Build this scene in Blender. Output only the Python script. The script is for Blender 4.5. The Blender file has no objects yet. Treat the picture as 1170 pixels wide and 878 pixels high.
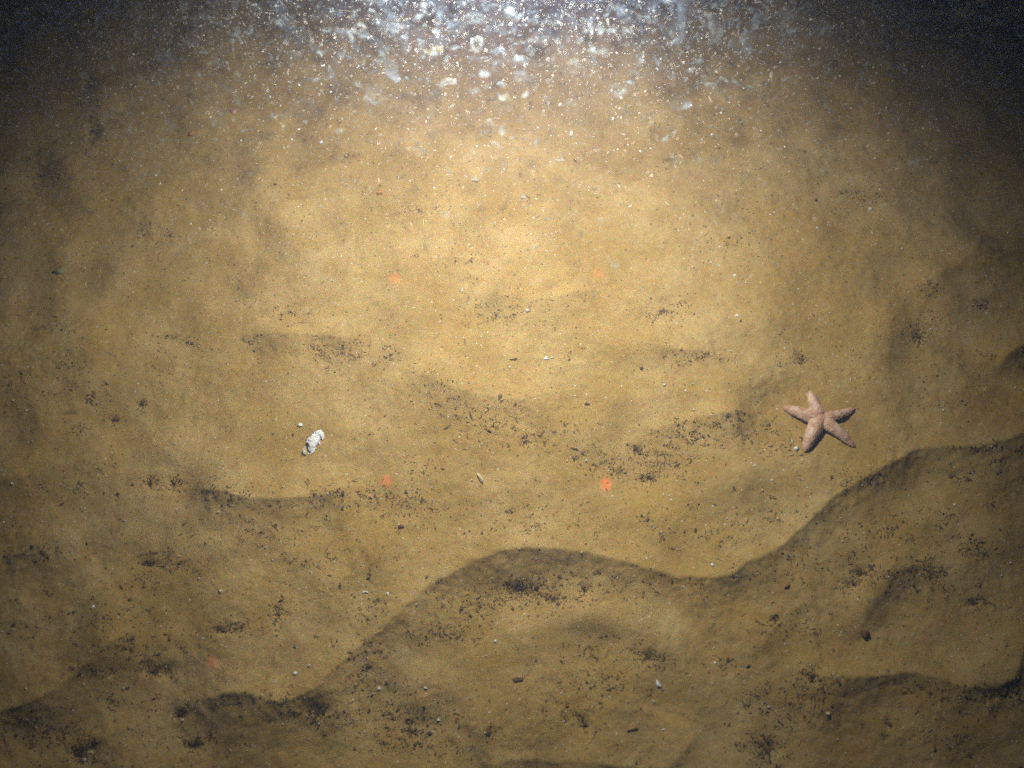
import bpy, math, random
import numpy as np
from mathutils import Vector

SC = bpy.context.scene
COL = SC.collection
random.seed(7)
RNG = np.random.default_rng(7)

# ------------------------------------------------------------------ camera
F_PX, CX, CY = 1123.0, 585.0, 439.0          # photograph is 1170 x 878
TILT = math.radians(20.0)
CAM = np.array([0.0, 0.0, 1.034])
cam_d = bpy.data.cameras.new('camera')
cam = bpy.data.objects.new('camera', cam_d); COL.objects.link(cam)
cam.location = CAM; cam.rotation_euler = (TILT, 0, 0)
cam_d.sensor_width = 36.0; cam_d.lens = 36.0 * F_PX / 1170.0
cam_d.clip_start = 0.01; cam_d.clip_end = 500.0
cam_d.dof.use_dof = True; cam_d.dof.focus_distance = 1.10; cam_d.dof.aperture_fstop = 2.8
SC.camera = cam

# ------------------------------------------------------------------ dim deep water all round
w = bpy.data.worlds.new('World'); SC.world = w; w.use_nodes = True
bg = w.node_tree.nodes['Background']
bg.inputs['Color'].default_value = (0.12, 0.12, 1.0, 1); bg.inputs['Strength'].default_value = 0.012

# ------------------------------------------------------------------ the strobe just above the frame
LAMP = Vector((0.0, 0.64, 0.54)); AIM = Vector((-0.02, 0.45, 0.0))
ld = bpy.data.lights.new('strobe_lamp', 'SPOT')
ld.energy = 47.0; ld.color = (1.0, 0.95, 0.82); ld.spot_size = math.radians(124); ld.spot_blend = 1.0
ld.shadow_soft_size = 0.012
lo = bpy.data.objects.new('strobe_lamp', ld); COL.objects.link(lo)
lo.location = LAMP; lo.rotation_euler = (AIM - LAMP).to_track_quat('-Z', 'Y').to_euler()

SC.view_settings.view_transform = 'Standard'; SC.view_settings.look = 'None'
SC.view_settings.exposure = 0.0; SC.view_settings.gamma = 1.0
SC.view_settings.use_curve_mapping = False
SC.cycles.volume_bounces = 1; SC.cycles.sample_clamp_indirect = 1.0; SC.cycles.max_bounces = 6; SC.cycles.transparent_max_bounces = 24
SC.cycles.diffuse_bounces = 2
SC.cycles.use_denoising = False
SC.cycles.pixel_filter_type = 'BLACKMAN_HARRIS'

# ------------------------------------------------------------------ helpers
ct, st = math.cos(TILT), math.sin(TILT)
def ray(u, v):
    u = np.asarray(u, float); v = np.asarray(v, float)
    x = (u - CX) / F_PX; y = -(v - CY) / F_PX
    return np.stack([x, y * ct + st, y * st - ct], -1)     # camera -Z turned by the tilt
def ground(u, v, z=0.0):
    d = ray(u, v); t = (z - CAM[2]) / d[..., 2]
    p = CAM + d * t[..., None]
    return p[..., 0], p[..., 1]
AXIS = np.array([0, st, -ct])

def smooth01(t):
    t = np.clip(t, 0, 1); return t * t * (3 - 2 * t)
def catmull(pts, n=6):
    P = [2*pts[0]-pts[1]] + list(pts) + [2*pts[-1]-pts[-2]]
    out = []
    for i in range(1, len(P) - 2):
        for k in range(n):
            t = k / n
            out.append(0.5*((2*P[i]) + (-P[i-1]+P[i+1])*t + (2*P[i-1]-5*P[i]+4*P[i+1]-P[i+2])*t*t + (-P[i-1]+3*P[i]-3*P[i+1]+P[i+2])*t**3))
    out.append(P[-2]); return np.array(out)
def fftnoise(ny, nx, dx, wmin, wmax, beta, seed):
    r = np.random.default_rng(seed).standard_normal((ny, nx))
    F = np.fft.rfft2(r)
    fy = np.fft.fftfreq(ny, dx)[:, None]; fx = np.fft.rfftfreq(nx, dx)[None, :]
    f = np.sqrt(fx*fx + fy*fy) + 1e-9
    F *= f ** (-beta) * (f < 1/wmin) * (f > 1/wmax)
    n = np.fft.irfft2(F, s=(ny, nx)); return n / n.std()

def tag(o, label=None, cat=None, group=None, kind=None):
    if label: o['label'] = label
    if cat: o['category'] = cat
    if group: o['group'] = group
    if kind: o['kind'] = kind
    return o
def mesh_np(name, V, Fc, m=None, parent=None, smooth=True, loc=None):
    """V (n,3) and Fc (m,k) uniform polygon array -> one mesh object"""
    me = bpy.data.meshes.new(name)
    V = np.asarray(V, np.float32); Fc = np.asarray(Fc, np.int32)
    if loc is not None: V = V - np.asarray(loc, np.float32)
    k = Fc.shape[1]
    me.vertices.add(len(V)); me.vertices.foreach_set('co', V.ravel())
    me.loops.add(Fc.size); me.loops.foreach_set('vertex_index', Fc.ravel())
    me.polygons.add(len(Fc)); me.polygons.foreach_set('loop_start', np.arange(0, Fc.size, k, dtype=np.int32))
    me.polygons.foreach_set('loop_total', np.full(len(Fc), k, np.int32))
    me.update(calc_edges=True)
    me.polygons.foreach_set('use_smooth', np.full(len(Fc), smooth, bool))
    if m: me.materials.append(m)
    o = bpy.data.objects.new(name, me); COL.objects.link(o)
    if loc is not None: o.location = loc
    if parent: o.parent = parent
    return o

# ------------------------------------------------------------------ materials
def new_mat(name):
    m = bpy.data.materials.new(name); m.use_nodes = True
    nt = m.node_tree; nt.nodes.clear(); return m, nt
def N(nt, t, **kw):
    n = nt.nodes.new(t)
    for k, v in kw.items():
        if k.startswith('i_'):
            n.inputs[k[2:].replace('_', ' ')].default_value = v
        else: setattr(n, k, v)
    return n
def ramp(nt, fac, stops):
    r = nt.nodes.new('ShaderNodeValToRGB'); nt.links.new(fac, r.inputs[0])
    e = r.color_ramp.elements
    while len(e) < len(stops): e.new(0.5)
    for q, (p, c) in zip(e, stops):
        q.position = p; q.color = (c, c, c, 1) if not hasattr(c, '__len__') else (*c, 1)
    return r.outputs[0]
def mixc(nt, fac, a, b, mode='MIX'):
    m = nt.nodes.new('ShaderNodeMix'); m.data_type = 'RGBA'; m.blend_type = mode
    for idx, s in ((0, fac), (6, a), (7, b)):
        if hasattr(s, 'links') or isinstance(s, bpy.types.NodeSocket): nt.links.new(s, m.inputs[idx])
        elif idx == 0: m.inputs[0].default_value = s
        else: m.inputs[idx].default_value = (*s, 1)
    return m.outputs[2]
def math_n(nt, op, a, b):
    m = nt.nodes.new('ShaderNodeMath'); m.operation = op
    for i, s in enumerate((a, b)):
        if isinstance(s, bpy.types.NodeSocket): nt.links.new(s, m.inputs[i])
        else: m.inputs[i].default_value = s
    return m.outputs[0]

def sand_material():
    m, nt = new_mat('muddy_sand'); L = nt.links.new
    tc = N(nt, 'ShaderNodeTexCoord').outputs['Object']
    def noise(s, d=3, r=0.55, out='Fac', dist=0.0):
        n = N(nt, 'ShaderNodeTexNoise', i_Scale=s, i_Detail=d, i_Roughness=r, i_Distortion=dist); L(tc, n.inputs['Vector']); return n.outputs[out]
    big = noise(7, 5, 0.6); mid = noise(34, 4, 0.62, dist=0.6); small = noise(150, 4, 0.7)
    c = mixc(nt, ramp(nt, big, [(0.40, 0.0), (0.60, 1.0)]), (0.415, 0.270, 0.066), (0.525, 0.368, 0.132))
    c = mixc(nt, ramp(nt, mid, [(0.42, 0.0), (0.64, 0.60)]), c, (0.375, 0.232, 0.050))
    c = mixc(nt, ramp(nt, small, [(0.50, 0.0), (0.80, 0.55)]), c, (0.56, 0.40, 0.18))
    # coloured grains
    gcol = N(nt, 'ShaderNodeTexVoronoi', i_Scale=720.0, i_Randomness=1.0); L(tc, gcol.inputs['Vector'])
    hue = mixc(nt, 0.27, (1, 1, 1), gcol.outputs['Color'], 'MIX')
    hue2 = mixc(nt, 1.0, hue, (1.17, 1.15, 1.15), 'MULTIPLY')
    c = mixc(nt, 0.85, c, hue2, 'MULTIPLY')
    fine = noise(1100, 2, 0.8)
    c = mixc(nt, 1.0, c, ramp(nt, fine, [(0.25, 0.72), (0.75, 1.22)]), 'MULTIPLY')
    # dark organic specks, thicker where a slow noise says so
    v = N(nt, 'ShaderNodeTexVoronoi', i_Scale=330.0); L(tc, v.inputs['Vector'])
    sep = N(nt, 'ShaderNodeSeparateColor'); L(v.outputs['Color'], sep.inputs[0])
    dens = ramp(nt, noise(13, 4, 0.7), [(0.40, 0.03), (0.70, 0.34)])
    isd = math_n(nt, 'LESS_THAN', sep.outputs[0], dens)
    rad = math_n(nt, 'MULTIPLY', sep.outputs[1], 0.42)
    isin = math_n(nt, 'LESS_THAN', v.outputs['Distance'], rad)
    c = mixc(nt, math_n(nt, 'MULTIPLY', math_n(nt, 'MULTIPLY', isd, isin), 0.72), c, (0.10, 0.062, 0.028))
    # bright shell grit
    v2 = N(nt, 'ShaderNodeTexVoronoi', i_Scale=400.0); L(tc, v2.inputs['Vector'])
    sep2 = N(nt, 'ShaderNodeSeparateColor'); L(v2.outputs['Color'], sep2.inputs[0])
    isb = math_n(nt, 'LESS_THAN', sep2.outputs[0], 0.035)
    isin2 = math_n(nt, 'LESS_THAN', v2.outputs['Distance'], math_n(nt, 'MULTIPLY', sep2.outputs[2], 0.36))
    c = mixc(nt, math_n(nt, 'MULTIPLY', math_n(nt, 'MULTIPLY', isb, isin2), 0.9), c, (0.80, 0.76, 0.66))
    b = N(nt, 'ShaderNodeBsdfPrincipled', i_Roughness=0.9); b.inputs['Specular IOR Level'].default_value = 0.2
    L(c, b.inputs['Base Color'])
    h = math_n(nt, 'ADD', math_n(nt, 'MULTIPLY', noise(520, 3, 0.7), 0.5), noise(120, 4, 0.65))
    bp = N(nt, 'ShaderNodeBump', i_Strength=0.5, i_Distance=0.0018); L(h, bp.inputs['Height']); L(bp.outputs[0], b.inputs['Normal'])
    o = N(nt, 'ShaderNodeOutputMaterial'); L(b.outputs[0], o.inputs[0]); return m

def simple(name, c1, c2, scale=600, rough=0.8, bump=0.0006, spec=0.25, trans=0.0, detail=3):
    m, nt = new_mat(name); L = nt.links.new
    tc = N(nt, 'ShaderNodeTexCoord').outputs['Object']
    n = N(nt, 'ShaderNodeTexNoise', i_Scale=scale, i_Detail=detail, i_Roughness=0.65); L(tc, n.inputs['Vector'])
    c = mixc(nt, ramp(nt, n.outputs['Fac'], [(0.35, 0.0), (0.65, 1.0)]), c1, c2)
    b = N(nt, 'ShaderNodeBsdfPrincipled', i_Roughness=rough); b.inputs['Specular IOR Level'].default_value = spec
    L(c, b.inputs['Base Color'])
    if bump:
        bp = N(nt, 'ShaderNodeBump', i_Strength=0.6, i_Distance=bump); L(n.outputs['Fac'], bp.inputs['Height']); L(bp.outputs[0], b.inputs['Normal'])
    o = N(nt, 'ShaderNodeOutputMaterial'); L(b.outputs[0], o.inputs[0]); return m

def gel(name, col, lo_a, hi_a):
    """thin translucent membrane: rims denser than the middle"""
    m, nt = new_mat(name); L = nt.links.new
    tc = N(nt, 'ShaderNodeTexCoord').outputs['Object']
    n = N(nt, 'ShaderNodeTexNoise', i_Scale=260.0, i_Detail=4.0, i_Roughness=0.7); L(tc, n.inputs['Vector'])
    d = N(nt, 'ShaderNodeBsdfDiffuse'); d.inputs[0].default_value = (*col, 1)
    t = N(nt, 'ShaderNodeBsdfTranslucent'); t.inputs[0].default_value = (*col, 1)
    mx = N(nt, 'ShaderNodeMixShader'); mx.inputs[0].default_value = 0.5; L(d.outputs[0], mx.inputs[1]); L(t.outputs[0], mx.inputs[2])
    lw = N(nt, 'ShaderNodeLayerWeight'); lw.inputs['Blend'].default_value = 0.45
    f = ramp(nt, lw.outputs['Facing'], [(0.1, lo_a), (0.95, hi_a)])
    f = math_n(nt, 'MULTIPLY', f, ramp(nt, n.outputs['Fac'], [(0.35, 0.35), (0.68, 1.5)]))
    tr = N(nt, 'ShaderNodeBsdfTransparent')
    m2 = N(nt, 'ShaderNodeMixShader'); L(f, m2.inputs[0]); L(tr.outputs[0], m2.inputs[1]); L(mx.outputs[0], m2.inputs[2])
    o = N(nt, 'ShaderNodeOutputMaterial'); L(m2.outputs[0], o.inputs[0]); return m

M_SAND = sand_material()
M_DARK = simple('dark_detritus', (0.095, 0.052, 0.018), (0.230, 0.135, 0.045), 900)
M_BROWN = simple('brown_detritus', (0.11, 0.066, 0.025), (0.22, 0.14, 0.055), 900)
M_GRIT = simple('shell_grit', (0.62, 0.58, 0.47), (0.85, 0.83, 0.78), 300, 0.4, 0)
M_WHITE = simple('bleached_shell', (0.86, 0.86, 0.82), (0.95, 0.95, 0.93), 420, 0.55, 0.0012)
_b = [q for q in M_WHITE.node_tree.nodes if q.type == 'BSDF_PRINCIPLED'][0]; _b.inputs['Subsurface Weight'].default_value = 0.15; _b.inputs['Subsurface Scale'].default_value = 0.006
M_GREY = simple('grey_shell', (0.42, 0.40, 0.30), (0.66, 0.64, 0.52), 420, 0.6, 0.001)
M_CREAM = simple('cream_husk', (0.62, 0.52, 0.28), (0.82, 0.74, 0.48), 300, 0.5, 0.0006)
M_OLIVE = simple('olive_shell', (0.26, 0.24, 0.12), (0.42, 0.36, 0.17), 260, 0.6, 0.0008)
M_RUST = simple('rust_pebble', (0.12, 0.045, 0.022), (0.26, 0.11, 0.05), 400, 0.7, 0.0008)
M_ORANGE = simple('orange_grain', (0.50, 0.22, 0.05), (0.62, 0.34, 0.10), 400, 0.7, 0.0008)
M_PINK = simple('pink_grain_and_laser_dot', (0.58, 0.26, 0.20), (0.70, 0.40, 0.34), 400, 0.7, 0.0008)
M_SNOW = simple('marine_snow_flock', (0.78, 0.80, 0.80), (0.95, 0.95, 0.92), 500, 0.7, 0)
M_GEL = gel('pale_membrane', (0.44, 0.56, 0.62), 0.05, 0.38)
M_MILK = gel('milky_membrane', (0.42, 0.58, 0.80), 0.03, 0.13)
M_GELC = gel('cream_membrane', (0.58, 0.58, 0.40), 0.08, 0.50)
M_GELD = gel('dense_membrane', (0.55, 0.63, 0.64), 0.13, 0.60)

# ------------------------------------------------------------------ seabed relief
DX = 0.0018
X0, X1, Y0, Y1 = -0.90, 0.90, -0.16, 1.16
gx = np.arange(X0, X1, DX); gy = np.arange(Y0, Y1, DX)
NX, NY = len(gx), len(gy)
GX, GY = np.meshgrid(gx, gy)
Hh = np.zeros_like(GX)

def poly_px(pts):
    a = np.array(pts, float); x, y = ground(a[:, 0], a[:, 1]); return catmull(np.stack([x, y], 1))
def dist_poly(P, reach):
    """signed distance (+ on the left of travel), arc parameter; only inside a box round the line"""
    i0 = max(0, int((P[:, 0].min() - reach - X0) / DX)); i1 = min(NX, int((P[:, 0].max() + reach - X0) / DX) + 1)
    j0 = max(0, int((P[:, 1].min() - reach - Y0) / DX)); j1 = min(NY, int((P[:, 1].max() + reach - Y0) / DX) + 1)
    x = GX[j0:j1, i0:i1]; y = GY[j0:j1, i0:i1]
    best = np.full(x.shape, 1e9); sg = np.ones(x.shape); ss = np.zeros(x.shape); acc = 0
    for a, b in zip(P[:-1], P[1:]):
        d = b - a; l = math.hypot(*d)
        if l < 1e-9: continue
        t = np.clip(((x - a[0]) * d[0] + (y - a[1]) * d[1]) / l**2, 0, 1)
        ex = x - a[0] - t * d[0]; ey = y - a[1] - t * d[1]; r = ex*ex + ey*ey
        k = r < best
        best = np.where(k, r, best); sg = np.where(k, np.sign(d[0] * (y - a[1]) - d[1] * (x - a[0])), sg)
        ss = np.where(k, acc + t * l, ss); acc += l
    return (slice(j0, j1), slice(i0, i1)), np.sqrt(best) * sg, ss, acc

jag = fftnoise(NY, NX, DX, 0.006, 0.08, 1.1, 11) * 0.0008
def scarp(pts, A, wd=0.005, L=0.075, trough=0.35, end0=0.05, end1=0.05, lee=None):
    P = poly_px(pts); sl, d, s, tot = dist_poly(P, 0.30)
    d = d + jag[sl]
    e = smooth01(s / end0) * smooth01((tot - s) / end1) if end0 and end1 else (smooth01(s / end0) if end0 else (smooth01((tot - s) / end1) if end1 else 1.0))
    L = L * 0.75
    lam = 0.024 + wd * 2.2 if lee is None else lee
    q = np.sqrt(d * d + (wd * 0.35) ** 2) - wd * 0.35
    up = np.where(d > 0, np.exp(-q / L), (1 + trough) * np.exp(-q / lam) - trough * np.exp(-q / 0.08))
    lip = 0.08 * smooth01((d + 0.0022) / 0.0034) * np.exp(-np.maximum(d, 0) / 0.012)
    fade = smooth01((0.30 - np.abs(d)) / 0.12)
    Hh[sl] += A * (1.3 if A > 0.0065 else 3.2) * e * fade * (up + lip)
def ridge(pts, A, wd):
    P = poly_px(pts); sl, d, s, tot = dist_poly(P, wd * 3)
    Hh[sl] += 1.7 * A * np.exp(-(d / wd) ** 2) * smooth01(s / 0.06) * smooth01((tot - s) / 0.06)
def dip(u, v, ru, rv, A):
    cx, cy = ground(u, v); rx = ru / F_PX * 1.1; ry = rv / F_PX * 1.15
    q = ((GX - cx) / rx) ** 2 + ((GY - cy) / ry) ** 2
    k = q < 9; Hh[k] -= A * np.exp(-q[k])

# fainter, older edges
scarp([(-40,560),(30,548),(90,530),(150,505)], 0.0022, 0.006, 0.04, 0.3)
scarp([(60,880),(110,850),(150,835),(175,845)], 0.0020, 0.005, 0.03, 0.3)
scarp([(340,690),(380,672),(420,650),(450,620),(470,600)], 0.0016, 0.008, 0.04, 0.3)
scarp([(840,330),(880,352),(930,362),(980,350)], 0.0016, 0.008, 0.04, 0.3)
scarp([(1060,440),(1085,455),(1120,452),(1150,438)], 0.0018, 0.006, 0.03, 0.3)
scarp([(830,745),(870,735),(900,700),(930,690),(960,700)], 0.0016, 0.006, 0.03, 0.3)
# main lee edge and its neighbours
scarp([(186,812),(205,803),(250,797),(290,795),(328,803),(360,790),(385,765),(420,735),(455,705),(490,672),(525,652),(560,637),(600,629),(650,632),(700,642),(740,653),(780,662),(820,661),(862,643),(900,618),(930,590),(952,570),(980,552),(1012,534),(1040,519),(1075,517),(1110,515),(1145,507),(1200,480)], 0.0115, 0.0045, 0.07, 0.35, 0.09, 0)
scarp([(-60,840),(0,815),(50,800),(90,775),(130,740),(160,718),(175,705)], 0.0110, 0.004, 0.07, 0.35, 0, 0.05)
scarp([(-60,675),(0,648),(40,628),(70,612),(100,590)], 0.0085, 0.006, 0.06, 0.3, 0, 0.06)
scarp([(-60,450),(0,425),(60,402),(120,378),(170,350)], 0.0060, 0.012, 0.05, 0.4, 0, 0.10)
scarp([(205,556),(250,566),(300,574),(350,573),(395,560),(430,556)], 0.0060, 0.008, 0.06, 0.35)
scarp([(880,758),(920,770),(960,775),(1000,773),(1040,768),(1075,778),(1112,788),(1142,781),(1160,760),(1166,735),(1190,705)], 0.0068, 0.004, 0.035, 0.25, 0.05, 0, 0.020)
scarp([(1010,690),(1012,672),(1028,655),(1060,644),(1090,650)], 0.0018, 0.005, 0.03, 0.5)
scarp([(1130,435),(1145,412),(1170,395),(1195,380)], 0.0060, 0.004, 0.035, 0.3, 0.03, 0)
scarp([(680,384),(700,390),(740,399),(780,405),(830,402)], 0.0040, 0.007, 0.035, 0.3)
scarp([(720,505),(760,490),(800,482),(850,476),(880,476)], 0.0050, 0.010, 0.05, 0.3)
scarp([(545,880),(565,873),(600,870),(680,873),(740,879),(765,873),(785,852),(795,835),(800,812)], 0.0066, 0.005, 0.05, 0.2, 0.02, 0.05)
scarp([(270,384),(330,386),(380,388),(430,394)], 0.0042, 0.008, 0.04, 0.3)
scarp([(540,330),(575,342),(620,347),(670,338),(700,325)], 0.0035, 0.008, 0.04, 0.3)
scarp([(425,410),(470,430),(520,450),(580,462),(620,455),(650,440)], 0.0035, 0.012, 0.05, 0.3)
scarp([(280,265),(320,245),(360,232),(400,228)], 0.0030, 0.008, 0.04, 0.3)
scarp([(1030,345),(1060,325),(1100,300),(1130,260)], 0.0040, 0.010, 0.05, 0.3)
ridge([(560,760),(600,725),(660,705),(720,712),(770,735),(790,790),(780,850)], 0.0045, 0.022)
ridge([(700,598),(760,585),(820,560),(880,530),(940,515)], 0.0040, 0.025)
ridge([(985,740),(985,700),(1010,660),(1040,600)], 0.0045, 0.018)
ridge([(1040,480),(1010,420),(1010,370),(1040,330)], 0.0050, 0.025)
ridge([(700,470),(760,455),(830,445),(900,440)], 0.003, 0.02)
ridge([(90,330),(200,300),(300,270),(380,262)], 0.003, 0.03)
ridge([(430,330),(480,300),(560,290),(640,300)], 0.003, 0.03)
ridge([(880,300),(960,290),(1010,270),(1060,230)], 0.003, 0.03)
ridge([(40,560),(100,520),(160,500)], 0.003, 0.025)
ridge([(80,760),(140,700),(210,640),(300,620)], 0.003, 0.022)
ridge([(0,530),(60,490),(110,480)], 0.0025, 0.02)
ridge([(170,860),(165,830),(185,806)], 0.0050, 0.014)
dip(610, 675, 70, 20, 0.004); dip(735, 540, 28, 22, 0.006); dip(820, 495, 60, 20, 0.003)
dip(1085, 680, 60, 35, 0.003); dip(350, 505, 60, 20, 0.002); dip(60, 845, 60, 25, 0.004); dip(760, 360, 30, 15, 0.002)
PITS = [(163,463,5,5,4),(130,481,5,3,3),(740,548,9,6,6),(727,512,7,5,3),(172,552,6,8,4),(200,553,7,6,3),(915,412,6,6,4),(1048,385,6,9,4),
        (1118,349,14,3,4),(187,768,9,6,6),(170,765,5,6,4),(90,862,9,7,6),(106,852,8,6,5),(206,817,9,4,5),(220,853,7,4,5),(592,674,16,8,5),
        (668,675,6,6,4),(628,684,10,5,3),(740,750,8,5,4),(666,827,5,7,4),(984,655,6,8,5),(975,668,5,6,4),(1111,689,8,4,5),(1128,692,4,5,3),
        (170,646,9,4,4),(256,722,12,3,4),(366,812,12,5,4),(318,700,6,9,3),(485,790,8,5,3),(470,830,20,10,4),(885,709,6,3,4),(928,772,9,5,4),
        (106,150,8,12,7),(97,95,10,16,6),(45,200,16,10,5),(875,855,18,6,4),(1016,828,3,5,3),(1145,790,20,8,5),(1088,545,8,4,3),(600,505,6,4,3),(538,475,4,6,2)]
for u, v, ru, rv, a in PITS: dip(u, v, ru, rv, a * 0.0007)

Hh += fftnoise(NY, NX, DX, 0.05, 0.50, 1.5, 1) * 0.0030
Hh += fftnoise(NY, NX, DX, 0.012, 0.06, 1.2, 2) * 0.00030
rough = smooth01(fftnoise(NY, NX, DX, 0.03, 0.3, 1.0, 5) * 0.5 + 0.35)
Hh += fftnoise(NY, NX, DX, 0.0042, 0.016, 0.7, 3) * (0.00005 + 0.00017 * rough)
ex = smooth01(np.minimum(GX - X0, X1 - DX - GX) / 0.08) * smooth01(np.minimum(GY - Y0, Y1 - DX - GY) / 0.08)
Hh *= ex

def far_h(x, y):
    return 0.004 * (np.sin(x * 9 + 2.0 * np.sin(y * 5)) + np.sin(y * 13 + 1.5 * np.sin(x * 6.1)) )
def steps(n, first, g):
    return np.cumsum(first * g ** np.arange(n))
st_ = steps(52, DX * 1.15, 1.16)
xs = np.concatenate([gx[0] - st_[::-1], gx, gx[-1] + st_]); ys = np.concatenate([gy[0] - st_[::-1], gy, gy[-1] + st_])
XX, YY = np.meshgrid(xs, ys)
out = np.maximum.reduce([X0 - XX, XX - gx[-1], Y0 - YY, YY - gy[-1], np.zeros_like(XX)])
ZZ = far_h(XX, YY) * smooth01(out / 0.35)
K = len(st_)
ZZ[K:K+NY, K:K+NX] += Hh
nx_, ny_ = len(xs), len(ys)
idx = np.arange(nx_ * ny_, dtype=np.int32).reshape(ny_, nx_)
quads = np.stack([idx[:-1, :-1], idx[:-1, 1:], idx[1:, 1:], idx[1:, :-1]], -1).reshape(-1, 4)
bed = mesh_np('seabed', np.stack([XX, YY, ZZ], -1).reshape(-1, 3), quads, M_SAND)
tag(bed, kind='structure')

def hgt(x, y):
    x = np.asarray(x, float); y = np.asarray(y, float)
    fx = np.clip((x - X0) / DX, 0, NX - 1.001); fy = np.clip((y - Y0) / DX, 0, NY - 1.001)
    i = fx.astype(int); j = fy.astype(int); a = fx - i; b = fy - j
    return (Hh[j, i]*(1-a)*(1-b) + Hh[j, i+1]*a*(1-b) + Hh[j+1, i]*(1-a)*b + Hh[j+1, i+1]*a*b)
def on_bed(u, v):
    z = 0.0
    for _ in range(4):
        x, y = ground(np.asarray(u, float), np.asarray(v, float), z); z = hgt(x, y)
    return x, y, z
PXM = 1.0 / F_PX            # metres per pixel per metre of depth
def scale_at(p):            # metres covered by one photo pixel at point p
    return float(np.dot(np.asarray(p) - CAM, AXIS)) * PXM

# ------------------------------------------------------------------ small solids
OCT_V = np.array([[1,0,0],[-1,0,0],[0,1,0],[0,-1,0],[0,0,1],[0,0,-1]], float)
OCT_F = np.array([[0,2,4],[2,1,4],[1,3,4],[3,0,4],[2,0,5],[1,2,5],[3,1,5],[0,3,5]])
def rot_batch(yaw, pitch, roll):
    cy, sy, cp, sp, cr, sr = np.cos(yaw), np.sin(yaw), np.cos(pitch), np.sin(pitch), np.cos(roll), np.sin(roll)
    R = np.empty((len(yaw), 3, 3))
    R[:,0,0]=cy*cp; R[:,0,1]=cy*sp*sr-sy*cr; R[:,0,2]=cy*sp*cr+sy*sr
    R[:,1,0]=sy*cp; R[:,1,1]=sy*sp*sr+cy*cr; R[:,1,2]=sy*sp*cr-cy*sr
    R[:,2,0]=-sp;   R[:,2,1]=cp*sr;          R[:,2,2]=cp*cr
    return R
def shards(C, S, yaw, pitch, roll, rng, jit=0.35):
    """batch of irregular octahedral chips. C (n,3) centres, S (n,3) half sizes"""
    n = len(C)
    T = OCT_V[None] * (1 + rng.uniform(-jit, jit, (n, 6, 1))) + rng.uniform(-jit, jit, (n, 6, 3)) * 0.45
    T = T * S[:, None, :]
    R = rot_batch(yaw, pitch, roll)
    V = np.einsum('nij,nkj->nki', R, T) + C[:, None, :]
    Fc = OCT_F[None] + (np.arange(n) * 6)[:, None, None]
    return V.reshape(-1, 3), Fc.reshape(-1, 3)
def fibres(C, L, r, rng, segs=5, flat=False, curl=1.6):
    """batch of thin curved three-sided strands"""
    n = len(C); k = segs + 1
    head = rng.uniform(0, 2*math.pi, n); bend = rng.normal(0, curl, n) / segs
    el = rng.normal(0, 0.25 if flat else 0.9, n)
    pts = np.zeros((n, k, 3)); cur = np.zeros((n, 3))
    for s in range(k):
        pts[:, s] = cur
        a = head + bend * s * (1 + 0.3 * rng.normal(0, 1, n))
        cur = cur + np.stack([np.cos(a)*np.cos(el), np.sin(a)*np.cos(el), np.sin(el)], 1) * (L / segs)[:, None]
    pts -= pts.mean(1, keepdims=True)
    if flat: pts[:, :, 2] = np.abs(pts[:, :, 2])
    pts += C[:, None]
    V = np.zeros((n, k, 3, 3))
    for q in range(3):
        a = q * 2.0944
        prof = np.sin(np.linspace(0.25, math.pi - 0.2, k))
        off = np.stack([np.cos(a - head)*0 + math.cos(a), np.full(n, math.sin(a)), np.full(n, math.cos(a*1.7))], 1)
        V[:, :, q] = pts + off[:, None] * (r[:, None] * prof[None])[:, :, None]
    V = V.reshape(-1, 3); base = (np.arange(n) * k * 3)[:, None, None]
    f = []
    for s in range(segs):
        for q in range(3):
            a, b = s*3 + q, s*3 + (q+1) % 3; c, d = b + 3, a + 3
            f += [[a, b, c], [a, c, d]]
    f += [[0, 2, 1], [segs*3, segs*3+1, segs*3+2]]
    Fc = np.array(f)[None] + base
    return V, Fc.reshape(-1, 3)
def join(parts):
    Vs, Fs, o = [], [], 0
    for V, Fc in parts:
        Vs.append(V); Fs.append(Fc + o); o += len(V)
    return np.concatenate(Vs), np.concatenate(Fs)

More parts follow.
